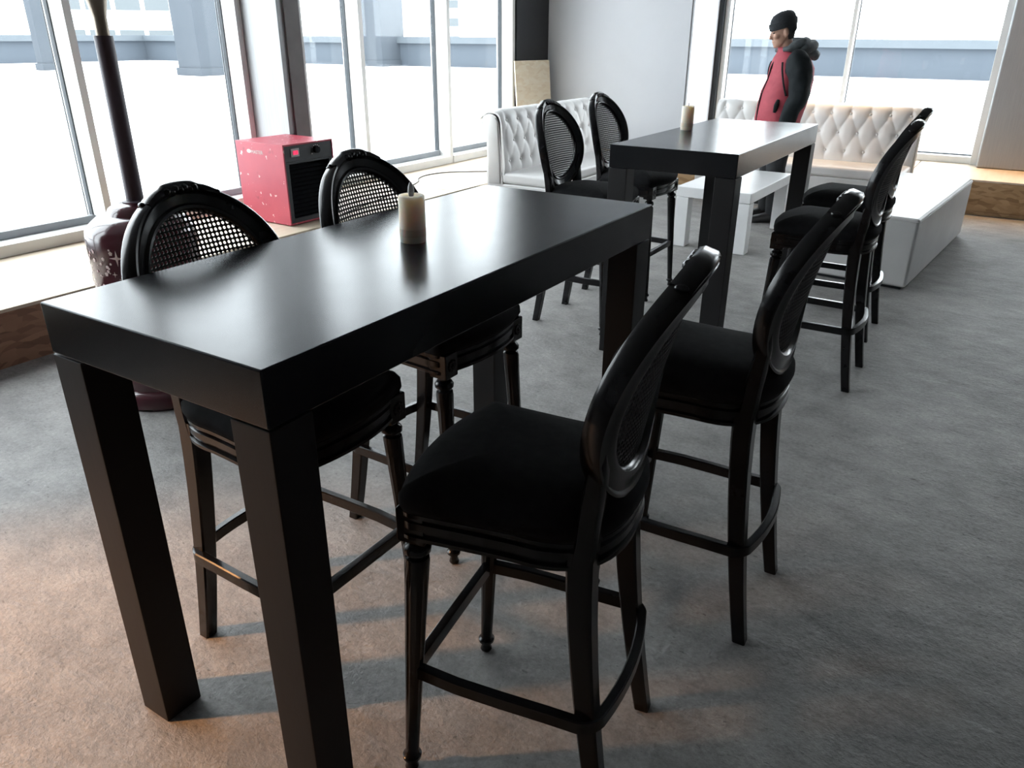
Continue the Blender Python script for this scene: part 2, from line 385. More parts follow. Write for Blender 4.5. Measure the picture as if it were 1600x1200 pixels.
# left windows
MUL = [-1.67, -0.36, 0.95, 2.263, 3.569, 4.895, 6.188, 7.431]
def window_left(n, y0, y1):
    fr = MB()
    fr.box((XG - 0.04, y0, ZL), (XW + 0.012, y1, ZL + 0.075), 0.006)
    fr.box((XG - 0.04, y0, 3.58), (XW, y1, ZC), 0.004)
    w = struct('window_%d' % n, fr, MT['frame_white'], 'tall left window bay %d from the viewer' % n)
    ch = MB(); ch.box((XG + 0.0, y0, ZL + 0.075), (XG + 0.045, y1, ZL + 0.125), 0.002, 1)
    obj('channel', ch, MT['channel'], w)
    gk = MB()
    gk.box((XG - 0.012, y1 - 0.008, ZL + 0.12), (XG + 0.03, y1, 3.58))
    gk.box((XG - 0.012, y0, ZL + 0.12), (XG + 0.012, y0 + 0.006, 3.58))
    gk.box((XG - 0.004, y1 - 0.026, ZL + 0.12), (XG + 0.004, y1 - 0.021, 3.58))
    obj('gasket', gk, MT['gasket'], w)
    obj('pane', bx((XG - 0.005, y0 + 0.008, ZL + 0.12), (XG + 0.003, y1 - 0.012, 3.585)), MT['glass'], w)
n = 0
for a, c in zip(MUL[:-1], MUL[1:]):
    n += 1
    window_left(n, a + 0.0265, c - 0.0265)
for i, y in enumerate(MUL):
    m_ = MB(); m_.box((XG - 0.04, y - 0.026, ZL), (XW, y + 0.026, ZC), 0.003)
    struct('trim_%d' % (20 + i), m_, MT['frame_white'], 'white mullion post of the left windows')
# brushed metal column among the left windows
cb = MB(); cb.box((-3.905, 3.598, ZL), (-3.50, 3.79, ZC), 0.006)
c_ = struct('trim_13', cb, MT['brushed'], 'brushed metal clad column between the left windows')
obj('shaded_face', bx((-3.497, 3.655, ZL), (-3.485, 3.80, ZC), 0.002), MT['face_shade'], c_)  # added dark sheet, painted shade of the face towards the dark room
obj('cover_edge', bx((-3.905, 3.79, ZL), (-3.50, 3.835, ZC), 0.003), MT['frame_white'], c_)

# far windows
def window_far(n, x0, x1, lab):
    fr = MB()
    fr.box((x0, YF - 0.005, ZF), (x1, YG + 0.04, ZF + 0.07), 0.006)
    fr.box((x0, YF, 3.58), (x1, YG + 0.04, ZC), 0.004)
    w = struct('window_%d' % n, fr, MT['frame_white'], lab)
    gk = MB(); gk.box((x0, YG - 0.03, ZF + 0.07), (x1, YG + 0.01, ZF + 0.082)); gk.box((x0, YG - 0.012, ZF + 0.08), (x0 + 0.008, YG + 0.012, 3.58))
    obj('gasket', gk, MT['gasket'], w)
    obj('pane', bx((x0 + 0.006, YG - 0.004, ZF + 0.075), (x1 - 0.006, YG + 0.004, 3.585)), MT['glass'], w)
window_far(10, -1.93, -0.57, 'far window left half behind the standing person')
window_far(11, -0.53, 0.86, 'far window right half behind the tufted settee')
window_far(12, 1.85, 2.8, 'far window to the right of the metal column')
for i, (x0, x1) in enumerate(((-1.984, -1.93), (-0.57, -0.53), (0.86, 0.925), (1.79, 1.85), (2.8, 2.86))):
    struct('trim_%d' % (14 + i), bx((x0, YF - 0.06 if i == 2 else YF + 0.01, ZF), (x1, YG + 0.04, ZC), 0.004), MT['frame_white'], 'white post of the far windows')
struct('trim_19', bx((0.93, 8.80, ZF), (1.785, 9.3, ZC), 0.02, 3), MT['brushed_far'], 'brushed metal clad column right of the far window')
struct('wall_far_right', bx((2.86, YF, 0), (6, 9.4, ZC)), MT['wall_dark'], 'dark wall past the far windows')

# outside: terrace, parapet, pillars, far buildings
g = MB(); g.add([(-90, -40, 0.24), (-4.15, -40, 0.24), (-4.15, 9.41, 0.24), (60, 9.41, 0.24), (60, 90, 0.24), (-90, 90, 0.24),
                 (-90, -40, 0.04), (-4.15, -40, 0.04), (-4.15, 9.41, 0.04), (60, 9.41, 0.04), (60, 90, 0.04), (-90, 90, 0.04)],
                [(0, 1, 2, 5), (2, 3, 4, 5), (6, 11, 8, 7), (8, 11, 10, 9), (0, 6, 7, 1), (1, 7, 8, 2), (2, 8, 9, 3), (3, 9, 10, 4), (4, 10, 11, 5), (5, 11, 6, 0)])
struct('terrace', g, MT['snow'], 'bright white roof terrace outside the windows', smooth=0)
def wall_seg(mb, a, c, z0, z1, th):
    a = Vector((*a, 0)); c = Vector((*c, 0)); d = (c - a).normalized(); nrm = Vector((-d.y, d.x, 0)) * th
    v = []
    for z in (z0, z1):
        for q in (a, c, c + nrm, a + nrm): v.append((q.x, q.y, z))
    mb.add(v, [(0, 3, 2, 1), (4, 5, 6, 7), (0, 1, 5, 4), (1, 2, 6, 5), (2, 3, 7, 6), (3, 0, 4, 7)])
p = MB()
PTS = [(-41, -30), (-39.5, 27), (-19.5, 29.6), (-5, 30.9), (22, 30.2)]
for a, c in zip(PTS[:-1], PTS[1:]): wall_seg(p, c, a, 0.24, 1.20, -0.4)
po = struct('parapet', p, MT['parapet'], 'hazy blue grey parapet wall around the terrace', smooth=0)
p = MB()
PT2 = [(-40.8, -30), (-39.3, 26.8), (-19.5, 29.4), (-5, 30.7), (22, 30.0)]
for a, c in zip(PT2[:-1], PT2[1:]): wall_seg(p, c, a, 1.20, 1.47, -0.75)
obj('coping', p, MT['parapet_cap'], po, smooth=0)
for nm, (x, y), wd, h, lab in (('terrace_pillar', (-31.3, 17.0), 0.45, 7, 'blue grey pillar outside the nearest visible window'),
                               ('terrace_pillar', (-23.3, 18.1), 1.2, 7, 'wide blue grey pillar outside, left of the metal column'),
                               ('terrace_pillar', (-24.4, 28.6), 1.6, 7, 'wide blue grey pillar by the parapet, right of the metal column')):
    o = thing(nm, lab, 'pillar', (x, y, 0.24))
    q = MB(); q.box((-wd / 2, -wd / 2, 0), (wd / 2, wd / 2, h), 0.04); obj('shaft', q, MT['pillar'], o)
    q = MB(); q.box((-wd / 2 - 0.06, -wd / 2 - 0.06, 0), (wd / 2 + 0.06, wd / 2 + 0.06, 0.25), 0.03); obj('base', q, MT['pillar'], o)
def far_building(name, x, y, wx, wy, h, lab, rows, cols, z0=-6):
    o = thing(name, lab, 'building', (x, y, z0), math.atan2(-x, y))
    obj('wall', bx((-wx / 2, -wy / 2, 0), (wx / 2, wy / 2, h)), MT['far_white'], o)
    obj('roof', bx((-wx / 2 - 0.3, -wy / 2 - 0.3, h), (wx / 2 + 0.3, wy / 2 + 0.3, h + 0.4)), MT['far_white'], o)
    me = None
    for r in range(rows):
        for c in range(cols):
            q = bx((-0.42 * wx / cols, -0.06, -0.22 * h / rows), (0.42 * wx / cols, 0.06, 0.22 * h / rows))
            me = me or q.mesh('window', MT['far_dark'])
            obj('window', me, None, o, ((c + 0.5) * wx / cols - wx / 2, -wy / 2 - 0.02, h * (r + 0.5) / rows))
far_building('office_building', -49.5, 67.6, 2.4, 6, 22, 'pale far block with stacked louvre windows beyond the parapet', 14, 2)
far_building('tower_block', 1.3, 73, 1.8, 1.8, 5.7, 'tiny pale tower far beyond the right half of the far window', 4, 3, -2)
far_building('apartment_block', -72, 48, 12, 8, 11.5, 'pale far block beyond the parapet on the left', 4, 5)

# ================================================================== BAR TABLES
TW, TL, TH, TT, LW = 0.636, 1.572, 1.08, 0.108, 0.0975
def bar_table(x, y, label):
    t = thing('bar_table', label, 'table', (x, y + TL / 2, 0), 0, 'black bar tables')
    obj('tabletop', bx((-TW / 2, -TL / 2, TH - TT), (TW / 2, TL / 2, TH), 0.004, 3), MT['black_top'], t)
    lm = bx((-LW / 2, -LW / 2, 0.0), (LW / 2, LW / 2, TH - TT - 0.0025), 0.003).mesh('leg', MT['black_table'])
    for sx in (-1, 1):
        for s_ in (-1, 1):
            obj('leg', lm, None, t, (sx * (TW - LW) / 2, s_ * (TL - LW) / 2, 0))
            # thin dowel that joins leg and top behind the shadow gap
    dm = bx((-0.03, -0.03, TH - TT - 0.02), (0.03, 0.03, TH - TT + 0.01)).mesh('dowel', MT['black_table'])
    for sx in (-1, 1):
        for s_ in (-1, 1): obj('dowel', dm, None, t, (sx * (TW - LW) / 2, s_ * (TL - LW) / 2, 0))
    return t
bar_table(0, 0, 'long black bar table nearest the viewer, carrying the candle with a flame tip')
bar_table(-0.116, 2.8295, 'black bar table farther back, in front of the standing person')

# ================================================================== BAR CHAIRS
def seat_outline(n=14):
    pts = []
    # front edge (from -y to +y), rounded corners, then sides and round rear
    for i in range(n + 1):
        y = -0.215 + 0.43 * i / n
        pts.append((0.240 + 0.040 * (1 - (y / 0.215) ** 2), y))
    for a in (30, 60): pts.append((0.223 + 0.02 * cos(radians(a)), 0.215 + 0.02 * sin(radians(a))))
    for i in range(5):
        k = i / 5; pts.append((0.22 - 0.24 * k, 0.236 - 0.018 * k))
    for i in range(0, 25):
        a = pi / 2 + pi * i / 24
        ca, sa = cos(a), sin(a)
        pts.append((-0.02 + 0.185 * math.copysign(abs(ca) ** 0.78, ca), 0.218 * math.copysign(abs(sa) ** 0.78, sa)))
    for i in range(1, 6):
        k = 1 - i / 5; pts.append((0.22 - 0.24 * k, -0.236 + 0.018 * k))
    for a in (60, 30): pts.append((0.223 + 0.02 * cos(radians(a)), -0.215 - 0.02 * sin(radians(a))))
    return pts
OUT = [(x * 0.86 - 0.004 if x > 0 else x - 0.004, y * (0.90 + 0.04 * max(0, -x / 0.2))) for x, y in seat_outline()]
def ring_off(off, z, scale=1.0):
    n = len(OUT); r = []
    for i in range(n):
        a, c = Vector(OUT[i - 1]), Vector(OUT[(i + 1) % n])
        d = (c - a).normalized(); nr = Vector((d.y, -d.x))
        p_ = Vector(OUT[i]) + nr * off
        r.append(Vector((p_.x * scale + 0.02 * (1 - scale), p_.y * scale, z)))
    return r
def back_x(z, y=0.0):
    s = (z - 0.74) / 0.5
    return -0.170 - 0.055 * s - 0.06 * s * s + 0.95 * y * y - 0.014
EZ, EH, EWD = 0.994, 0.204, 0.205
def oval(a, off=0.0):
    """point, outward normal on the back oval (in the leaning back surface)"""
    y = (EWD + off) * cos(a); z = EZ + (EH + off) * sin(a)
    return Vector((back_x(z, y), y, z))

def make_chair():
    t = thing('bar_chair', 'x', 'chair')
    # cushion
    c = MB()
    c.loft([ring_off(-0.012, 0.716), ring_off(0.004, 0.720), ring_off(0.012, 0.736), ring_off(0.010, 0.756), ring_off(-0.004, 0.773),
            ring_off(-0.01, 0.786, 0.90), ring_off(-0.01, 0.797, 0.72), ring_off(-0.01, 0.803, 0.45), ring_off(-0.01, 0.805, 0.15)])
    obj('seat_cushion', c, MT['black_fabric'], t, smooth=60)
    # moulded apron
    a = MB()
    prof = [(-0.03, 0.656), (0.0, 0.656), (0.006, 0.660), (0.006, 0.668), (-0.002, 0.671), (-0.002, 0.680), (0.004, 0.683), (0.004, 0.699), (-0.002, 0.702), (-0.001, 0.708), (0.005, 0.711), (0.005, 0.720), (-0.03, 0.721)]
    rings = [ring_off(o_, z_) for o_, z_ in prof]; rings.append(rings[0])
    a.loft(rings, caps=False)
    a.loft([ring_off(-0.028, 0.672), ring_off(-0.028, 0.7195)])
    obj('seat_apron', a, MT['black_lacquer'], t)
    # turned front legs with square rosette block
    for s_ in (-1, 1):
        l = MB()
        y0 = s_ * 0.182
        l.box((0.158, y0 - 0.030, 0.645), (0.220, y0 + 0.030, 0.722), 0.004)
        xf = Matrix(((1, 0, -0.055, 0.224), (0, 1, -0.038 * s_, 0.207 * s_), (0, 0, 1, 0), (0, 0, 0, 1)))
        l.lathe([(0.0, 0), (0.013, 0.0), (0.016, 0.006), (0.012, 0.022), (0.014, 0.030), (0.0215, 0.036), (0.022, 0.044), (0.016, 0.050), (0.0155, 0.06),
                 (0.019, 0.25), (0.0245, 0.52), (0.0265, 0.588), (0.025, 0.598), (0.019, 0.602), (0.022, 0.606), (0.028, 0.612), (0.029, 0.622), (0.024, 0.630),
                 (0.017, 0.634), (0.018, 0.640), (0.027, 0.648), (0.0, 0.65)], n=24, flute=(0.055, 0.589), xf=xf)
        for k in range(8):
            a_ = 2 * pi * k / 8
            l.ball((0.221, y0 + 0.013 * cos(a_), 0.684 + 0.013 * sin(a_)), (0.004, 0.007, 0.007), 6, 4)
        l.ball((0.222, y0, 0.684), (0.006, 0.007, 0.007), 8, 5)
        obj('leg', l, MT['black_lacquer'], t)
    # square splayed rear legs
    for s_ in (-1, 1):
        l = MB(); rings = []
        for k in range(9):
            f = k / 8; z = 0.70 * (1 - f); wd = 0.027 * (1 - f) + 0.018 * f
            x = -0.150 - 0.078 * f ** 1.6; y = s_ * (0.158 + 0.024 * f)
            rings.append([Vector((x + dx * wd, y + dy * wd, z)) for dx, dy in ((-1, -0.8), (-0.8, -1), (0.8, -1), (1, -0.8), (1, 0.8), (0.8, 1), (-0.8, 1), (-1, 0.8))])
        l.loft(rings); obj('leg', l, MT['black_lacquer'], t)
    # foot ring: front bar, side bars and bowed rear bar in one bent hoop
    h = MB(); path = []
    zr = 0.300
    path += [(0.208, -0.196), (0.10, -0.204), (0.0, -0.203), (-0.10, -0.2)]
    for k in range(7):
        a_ = radians(-100 - 60 * k / 6); path.append((-0.160 + 0.05 * cos(a_), -0.150 + 0.05 * sin(a_)))
    for k in range(1, 8):
        yy = -0.165 + 0.33 * k / 8; path.append((-0.207 - 0.020 * (1 - (yy / 0.165) ** 2), yy))
    for k in range(7):
        a_ = radians(160 - 60 * k / 6); path.append((-0.160 + 0.05 * cos(a_), 0.150 + 0.05 * sin(a_)))
    path += [(-0.10, 0.2), (0.0, 0.203), (0.10, 0.204), (0.208, 0.196)]
    P3 = [Vector((x, y, zr)) for x, y in path]
    ns, bs = [], []
    for i in range(len(P3)):
        d = (P3[min(i + 1, len(P3) - 1)] - P3[max(i - 1, 0)]).normalized(); ns.append(Vector((d.y, -d.x, 0))); bs.append(Vector((0, 0, 1)))
    pr = [(-0.011, -0.014), (-0.008, -0.017), (0.008, -0.017), (0.011, -0.014), (0.011, 0.014), (0.008, 0.017), (-0.008, 0.017), (-0.011, 0.014)]
    h.sweep(P3, ns, bs, pr)
    h.box((0.197, -0.188, zr - 0.017), (0.219, 0.188, zr + 0.017), 0.003)
    obj('foot_ring', h, MT['black_lacquer'], t)
    # oval back frame with two posts
    f = MB(); n = 64; path, ns, bs = [], [], []
    for k in range(n):
        a_ = 2 * pi * k / n
        p_ = oval(a_); q = oval(a_, 0.01); e = oval(a_ + 0.01)
        nn = (q - p_).normalized(); tt = (e - p_).normalized(); bb = nn.cross(tt).normalized()
        if bb.x < 0: bb = -bb
        path.append(p_); ns.append(nn); bs.append(bb)
    pr = [(-0.034, -0.008), (-0.034, 0.006), (-0.029, 0.013), (-0.022, 0.014), (-0.016, 0.009), (0.004, 0.013), (0.012, 0.015), (0.015, 0.018), (0.021, 0.018), (0.025, 0.012),
          (0.025, -0.012), (0.021, -0.018), (0.015, -0.018), (0.010, -0.014), (-0.012, -0.014), (-0.020, -0.016), (-0.029, -0.014)]
    f.sweep(path, ns, bs, [(a_, b_ * 1.2) for a_, b_ in pr], closed=True)
    for s_ in (-1, 1):
        rings = []
        pts = [(-0.152, 0.160, 0.665, 0.023, 0.026), (-0.160, 0.160, 0.72, 0.022, 0.026), (back_x(0.77, 0.160), 0.160, 0.77, 0.021, 0.026), (back_x(0.82, 0.163), 0.163, 0.82, 0.020, 0.027), (back_x(0.88, 0.170), 0.170, 0.88, 0.018, 0.026), (back_x(0.935, 0.190), 0.190, 0.935, 0.014, 0.014)]
        for x, y, z, hx, hy in pts:
            rings.append([Vector((x + dx * hx, s_ * (y + dy * hy), z)) for dx, dy in ((-1, -0.7), (-0.7, -1), (0.7, -1), (1, -0.7), (1, 0.7), (0.7, 1), (-0.7, 1), (-1, 0.7))])
        f.loft(rings)
    obj('back_frame', f, MT['black_lacquer'], t)
    # carved crest
    c = MB(); path, ns, bs = [], [], []
    for k in range(17):
        a_ = radians(90 - 27 + 54 * k / 16); p_ = oval(a_, 0.018); q = oval(a_, 0.03); e = oval(a_ + 0.01, 0.018)
        nn = (q - p_).normalized(); tt = (e - p_).normalized(); bb = nn.cross(tt).normalized()
        if bb.x < 0: bb = -bb
        path.append(p_); ns.append(nn); bs.append(bb)
    prs = []
    for k in range(17):
        g_ = 1 - abs(k - 8) / 8; hh = 0.009 + 0.006 * min(1, g_ * 3) + (0.005 if g_ > 0.55 else 0)
        prs.append([(-0.004, -0.02), (hh * 0.7, -0.019), (hh, -0.012), (hh, 0.012), (hh * 0.7, 0.021), (-0.004, 0.023)])
    c.sweep(path, ns, bs, prs)
    for k, rr in ((0, 0.007), (16, 0.007), (4, 0.006), (12, 0.006)):
        p_ = path[k] + ns[k] * 0.008; c.ball(p_, (0.013, rr, rr), 8, 6)
    for k in range(5, 12):
        p_ = path[k] + bs[k] * 0.018 + ns[k] * (-0.004 + 0.004 * (k % 2)); c.ball(p_, (0.012, 0.010, 0.011), 8, 5)
    obj('crest', c, MT['black_lacquer'], t, smooth=50)
    # woven cane panel: square cells with octagonal holes
    c = MB(); cell = 0.0118; hr = 0.0042; idx = {}
    def vid(key, co):
        if key not in idx: idx[key] = len(c.v); c.v.append(tuple(co))
        return idx[key]
    def P_(y, z): return (back_x(z, y) - 0.002, y, z)
    nI = int(0.21 / cell) + 1
    for i in range(-nI, nI + 1):
        for j in range(-nI, nI + 1):
            y, z = i * cell, EZ + j * cell
            if (y / (EWD - 0.008)) ** 2 + ((z - EZ) / (EH - 0.008)) ** 2 > 1: continue
            inner = [vid((i, j, k), P_(y + hr * cos(pi / 8 + k * pi / 4), z + hr * sin(pi / 8 + k * pi / 4))) for k in range(8)]
            h2 = cell / 2; I, J = i * 2, j * 2
            cor = [(1, 0), (1, 1), (0, 1), (-1, 1), (-1, 0), (-1, -1), (0, -1), (1, -1)]
            outer = [vid(('o', I + a_, J + b_), P_(y + a_ * h2, z + b_ * h2)) for a_, b_ in cor]
            for k in range(8):
                # inner[k] at 22.5+45k ; outer[k] at 45k
                c.f.append((outer[k], outer[(k + 1) % 8], inner[k]))
                c.f.append((inner[k], outer[(k + 1) % 8], inner[(k + 1) % 8]))
    me = c.mesh('cane_panel', MT['cane'], 0)
    o = obj('cane_panel', me, None, t)
    md = o.modifiers.new('solidify', 'SOLIDIFY'); md.thickness = 0.0022; md.offset = 0
    dg = bpy.context.evaluated_depsgraph_get(); dg.update()
    m2 = bpy.data.meshes.new_from_object(o.evaluated_get(dg)); o.modifiers.clear(); o.data = m2
    return t

chair0 = make_chair()
CH = [
    (-0.172, 0.442, 0.0, 'black cane-back bar chair on window side of the near table, closest to the patio heater'),
    (-0.224, 1.11, 0.0, 'black cane-back bar chair on window side of the near table, partly behind its candle'),
    (0.560, 0.466, pi + 0.16, 'black cane-back bar chair nearest the viewer, whole seat in view'),
    (0.660, 1.225, pi + 0.03, 'black cane-back bar chair on aisle side of the near table, second from the viewer'),
    (-0.745, 3.25, 0.0, 'black cane-back bar chair on window side of the far table, nearer the viewer'),
    (-0.785, 3.965, 0.0, 'black cane-back bar chair on window side of the far table, farther from the viewer'),
    (0.580, 3.18, pi, 'black cane-back bar chair on aisle side of the far table, nearer the viewer'),
    (0.535, 3.94, pi, 'black cane-back bar chair on aisle side of the far table, beside the white ottoman'),
]
for i, (x, y, rz, lab) in enumerate(CH):
    o = chair0 if i == 0 else copy_tree(chair0)
    o.location = (x, y, 0); o.rotation_euler = (0, 0, rz); o['label'] = lab; o['group'] = 'black bar chairs at the two tables'

# ================================================================== CANDLES
def candle(x, y, r, h, label, wick):
    t = thing('pillar_candle', label, 'candle', (x, y, TH), 0, 'pillar candles on the bar tables')
    c = MB(); c.lathe([(0, 0), (r * 0.97, 0), (r, 0.003), (r, h * 0.14), (r * 1.0, h * 0.30), (r, h - 0.006), (r * 0.95, h - 0.001), (r * 0.85, h), (r * 0.72, h - 0.005), (0, h - 0.006)], 28)
    obj('wax_body', c, MT['wax'], t)
    c = MB(); c.lathe([(r * 0.99, h * 0.13), (r + 0.0004, h * 0.135), (r + 0.0004, h * 0.29), (r * 0.99, h * 0.295)], 28); obj('base_shade_band', c, MT['wax_shade'], t)  # painted see-through shading, not a separate part of the candle
    if wick:
        f = MB(); f.lathe([(0, h - 0.006), (0.006, h - 0.004), (0.0085, h + 0.008), (0.007, h + 0.02), (0.003, h + 0.030), (0, h + 0.033)], 12)
        obj('flame_tip', f, MT['flame'], t)
    else:
        f = MB(); f.tube([(0, 0, h - 0.006), (0.0, 0, h + 0.005), (0.002, 0, h + 0.016)], [0.0018, 0.0018, 0.0012], 6)
        obj('wick', f, MT['cable'], t)
candle(-0.012, 0.790, 0.0335, 0.118, 'ivory pillar candle with plastic flame tip on the near bar table', True)
candle(-0.352, 3.650, 0.0345, 0.128, 'ivory pillar candle with thin wick on the far bar table', False)

# ================================================================== PATIO HEATER
hx, hy = -1.955, 1.265
t = thing('patio_heater', 'maroon gas patio heater with star pattern standing between table and windows', 'patio heater', (hx, hy, 0))
c = MB(); c.lathe([(0, 0), (0.262, 0), (0.268, 0.01), (0.262, 0.05), (0.25, 0.07), (0.225, 0.08), (0, 0.085)], 40); obj('base', c, MT['maroon'], t)
c = MB(); c.lathe([(0, 0.075), (0.226, 0.075), (0.227, 0.60), (0.228, 0.76), (0.222, 0.79), (0.198, 0.815), (0.175, 0.833), (0.145, 0.843), (0.128, 0.848), (0.122, 0.858), (0.115, 0.872), (0.09, 0.888), (0.05, 0.896), (0, 0.897)], 48)
obj('tank_cover', c, MT['maroon'], t, smooth=40)
c = MB(); c.lathe([(0, 0.893), (0.052, 0.893), (0.054, 0.899), (0.038, 0.903), (0.0, 0.904)], 20); obj('flange', c, MT['pole'], t)
c = MB(); c.lathe([(0, 0.895), (0.036, 0.895), (0.036, 1.555), (0, 1.556)], 24); obj('pole', c, MT['pole'], t)
c = MB(); c.lathe([(0, 1.55), (0.026, 1.55), (0.026, 1.62), (0.05, 1.74), (0.05, 2.05), (0.09, 2.08), (0.09, 2.2), (0.4, 2.22), (0.38, 2.25), (0.05, 2.36), (0, 2.37)], 32); obj('burner_head', c, MT['bronze'], t)
c = MB(); rnd = random.Random(3)
def star(mb, ang, z, r, pts, R0=0.2295):
    vs = []; n2 = pts * 2
    for k in range(n2):
        rr = r if k % 2 == 0 else r * (0.22 if pts == 4 else 0.75)
        a_ = pi / 2 + 2 * pi * k / n2; du, dv = rr * cos(a_), rr * sin(a_)
        aa = ang + du / R0; vs.append((R0 * cos(aa), R0 * sin(aa), z + dv))
    vs.append(((R0 + 0.0008) * cos(ang), (R0 + 0.0008) * sin(ang), z))
    mb.add(vs, [(n2, k, (k + 1) % n2) for k in range(n2)])
view = math.atan2(-0.734 - hy, 1.247 - hx)
star(c, view - 0.52, 0.70, 0.035, 4)
for k in range(190):
    a_ = view - rnd.uniform(0.62, 1.7); z = rnd.uniform(0.15, 0.755)
    star(c, a_, z, rnd.uniform(0.004, 0.011), 4 if rnd.random() < 0.3 else 5)
for z, a_ in ((0.63, -0.62), (0.61, -0.5), (0.585, -0.63), (0.545, -0.60), (0.5, -0.55)): star(c, view + a_, z, 0.013, 4)
o = obj('star_pattern', c, MT['star'], t, smooth=0); o['kind'] = 'stuff'

# ================================================================== RED ELECTRIC HEATER
x0, x1, y0, y1, z1 = 0, 0.50, 0, 0.47, 0.565
t = thing('electric_heater', 'worn red box fan heater with black front panel on the window ledge', 'heater', (-3.53, 3.10, ZL), radians(-1.5))
c = MB()
c.box((0, 0, 0.008), (x1, 0.012, z1), 0.003); c.box((0, y1 - 0.012, 0.008), (x1, y1, z1), 0.003)
c.box((0, 0.011, z1 - 0.012), (x1, y1 - 0.011, z1), 0.003); c.box((0, 0.011, 0.008), (x1, y1 - 0.011, 0.02), 0.003); c.box((0, 0.011, 0.015), (0.012, y1 - 0.011, z1 - 0.01), 0.002)
obj('housing', c, MT['red_metal'], t)
c = MB(); c.box((x1 - 0.03, 0.013, z1 - 0.118), (x1 - 0.004, y1 - 0.013, z1 - 0.013), 0.002); obj('control_panel', c, MT['dark_front'], t)
c = MB(); c.box((x1 - 0.10, 0.013, 0.021), (x1 - 0.06, y1 - 0.013, z1 - 0.119)); obj('inner_screen', c, MT['dark_hole'], t)
c = MB()
c.box((x1 - 0.03, 0.0135, z1 - 0.135), (x1 - 0.002, y1 - 0.0135, z1 - 0.119), 0.002)
c.box((x1 - 0.03, 0.0135, 0.021), (x1 - 0.004, 0.045, z1 - 0.135), 0.002); c.box((x1 - 0.03, y1 - 0.045, 0.021), (x1 - 0.004, y1 - 0.0135, z1 - 0.135), 0.002)
c.box((x1 - 0.03, 0.0455, 0.021), (x1 - 0.004, y1 - 0.0455, 0.05), 0.002)
obj('front_frame', c, MT['dark_front'], t)
slat = bx((-0.012, 0.0, -0.002), (0.012, y1 - 0.094, 0.002), 0.0005, 1).mesh('slat', MT['dark_hole'])
for k in range(12):
    obj('slat', slat, None, t, (x1 - 0.030, 0.047, 0.068 + 0.030 * k)).rotation_euler = (0, 0.5, 0)
sw = obj('switch_plate', bx((x1 - 0.004, 0.070, z1 - 0.088), (x1 + 0.001, 0.145, z1 - 0.032), 0.001, 1), MT['steel'], t)
for dy in (0.087, 0.110):
    obj('switch', bx((x1 + 0.0005, dy, z1 - 0.074), (x1 + 0.007, dy + 0.020, z1 - 0.046), 0.002), MT['switch_red'], sw)
kb = MB(); kb.lathe([(0, 0), (0.026, 0), (0.024, 0.022), (0.0, 0.024)], 20, xf=Matrix.Translation((x1 - 0.004, 0.305, z1 - 0.058)) @ Matrix.Rotation(pi / 2, 4, 'Y'))
obj('knob', kb, MT['dark_hole'], t)
kb = MB(); kb.lathe([(0, 0), (0.006, 0), (0.005, 0.006), (0, 0.007)], 10, xf=Matrix.Translation((x1 - 0.004, 0.262, z1 - 0.082)) @ Matrix.Rotation(pi / 2, 4, 'Y'))
obj('indicator_lamp', kb, MT['steel'], t)
kb = MB()
for k in range(5):
    a_ = radians(35 + 28 * k); kb.box((x1 - 0.0045, 0.305 + 0.038 * cos(a_) - 0.003, z1 - 0.058 + 0.032 * sin(a_) - 0.003), (x1 - 0.003, 0.305 + 0.038 * cos(a_) + 0.003, z1 - 0.058 + 0.032 * sin(a_) + 0.003))
obj('dial_marks', kb, MT['lettering'], t)
cu = bpy.data.curves.new('lettering', 'FONT'); cu.body = 'MASTER'; cu.size = 0.034; cu.extrude = 0.0006
fo = bpy.data.objects.new('lettering_tmp', cu); COL.objects.link(fo)
dg = bpy.context.evaluated_depsgraph_get(); dg.update()
lm = bpy.data.meshes.new_from_object(fo.evaluated_get(dg)); lm.materials.clear(); lm.materials.append(MT['lettering'])
bpy.data.objects.remove(fo)
o = obj('lettering', lm, None, t, (0.165, -0.0008, z1 - 0.078)); o.rotation_euler = (pi / 2, 0, 0)
kb = MB(); kb.lathe([(0, 0), (0.02, 0), (0.019, 0.001), (0, 0.0012)], 16, xf=Matrix.Translation((0.140, 0, z1 - 0.064)) @ Matrix.Rotation(pi / 2, 4, 'X') @ Matrix.Diagonal((1.2, 0.7, 1, 1)))
obj('emblem', kb, MT['star'], t)
ft = MB()
for a_ in (0.04, 0.42):
    for d_ in (0.04, 0.40): ft.lathe([(0, 0), (0.016, 0), (0.016, 0.009), (0, 0.01)], 10, cx=a_, cy=d_)
obj('feet', ft, MT['dark_hole'], t)

# cable on the ledge
def cable(pts, label):
    c = MB(); c.tube(pts, 0.0045, 6, sub=6); return tag(obj('power_cable', c, MT['cable'], None), label, 'cable')
zc = ZL + 0.0048
cable([(-3.03, 3.62, zc), (-3.2, 4.3, zc), (-3.40, 4.97, zc), (-3.55, 5.20, zc), (-3.60, 5.40, zc), (-3.54, 5.62, zc), (-3.36, 5.80, zc), (-3.2, 5.95, zc), (-3.05, 6.3, zc)], 'thin dark cable lying in a loop on the window ledge behind the red heater')

# ledge board
t = MB()
ang = math.atan2(0.56, 0.10)
xf = Matrix.Translation((-3.77, 7.40, ZL)) @ Matrix.Rotation(ang, 4, 'Z') @ Matrix.Rotation(radians(-5), 4, 'X')
bm = bmesh.new(); bmesh.ops.create_cube(bm, size=1)
for v in bm.verts: v.co = Vector((v.co.x * 0.62 + 0.31, v.co.y * 0.018 + 0.009, v.co.z * 0.995 + 0.4985))
bmesh.ops.bevel(bm, geom=bm.edges[:], offset=0.002, segments=1, affect='EDGES'); t.bm(bm, xf)
tag(obj('chipboard_sheet', t, MT['osb_lit'], None), 'brightly lit chipboard sheet leaning on the black panel beside grey wall', 'board')

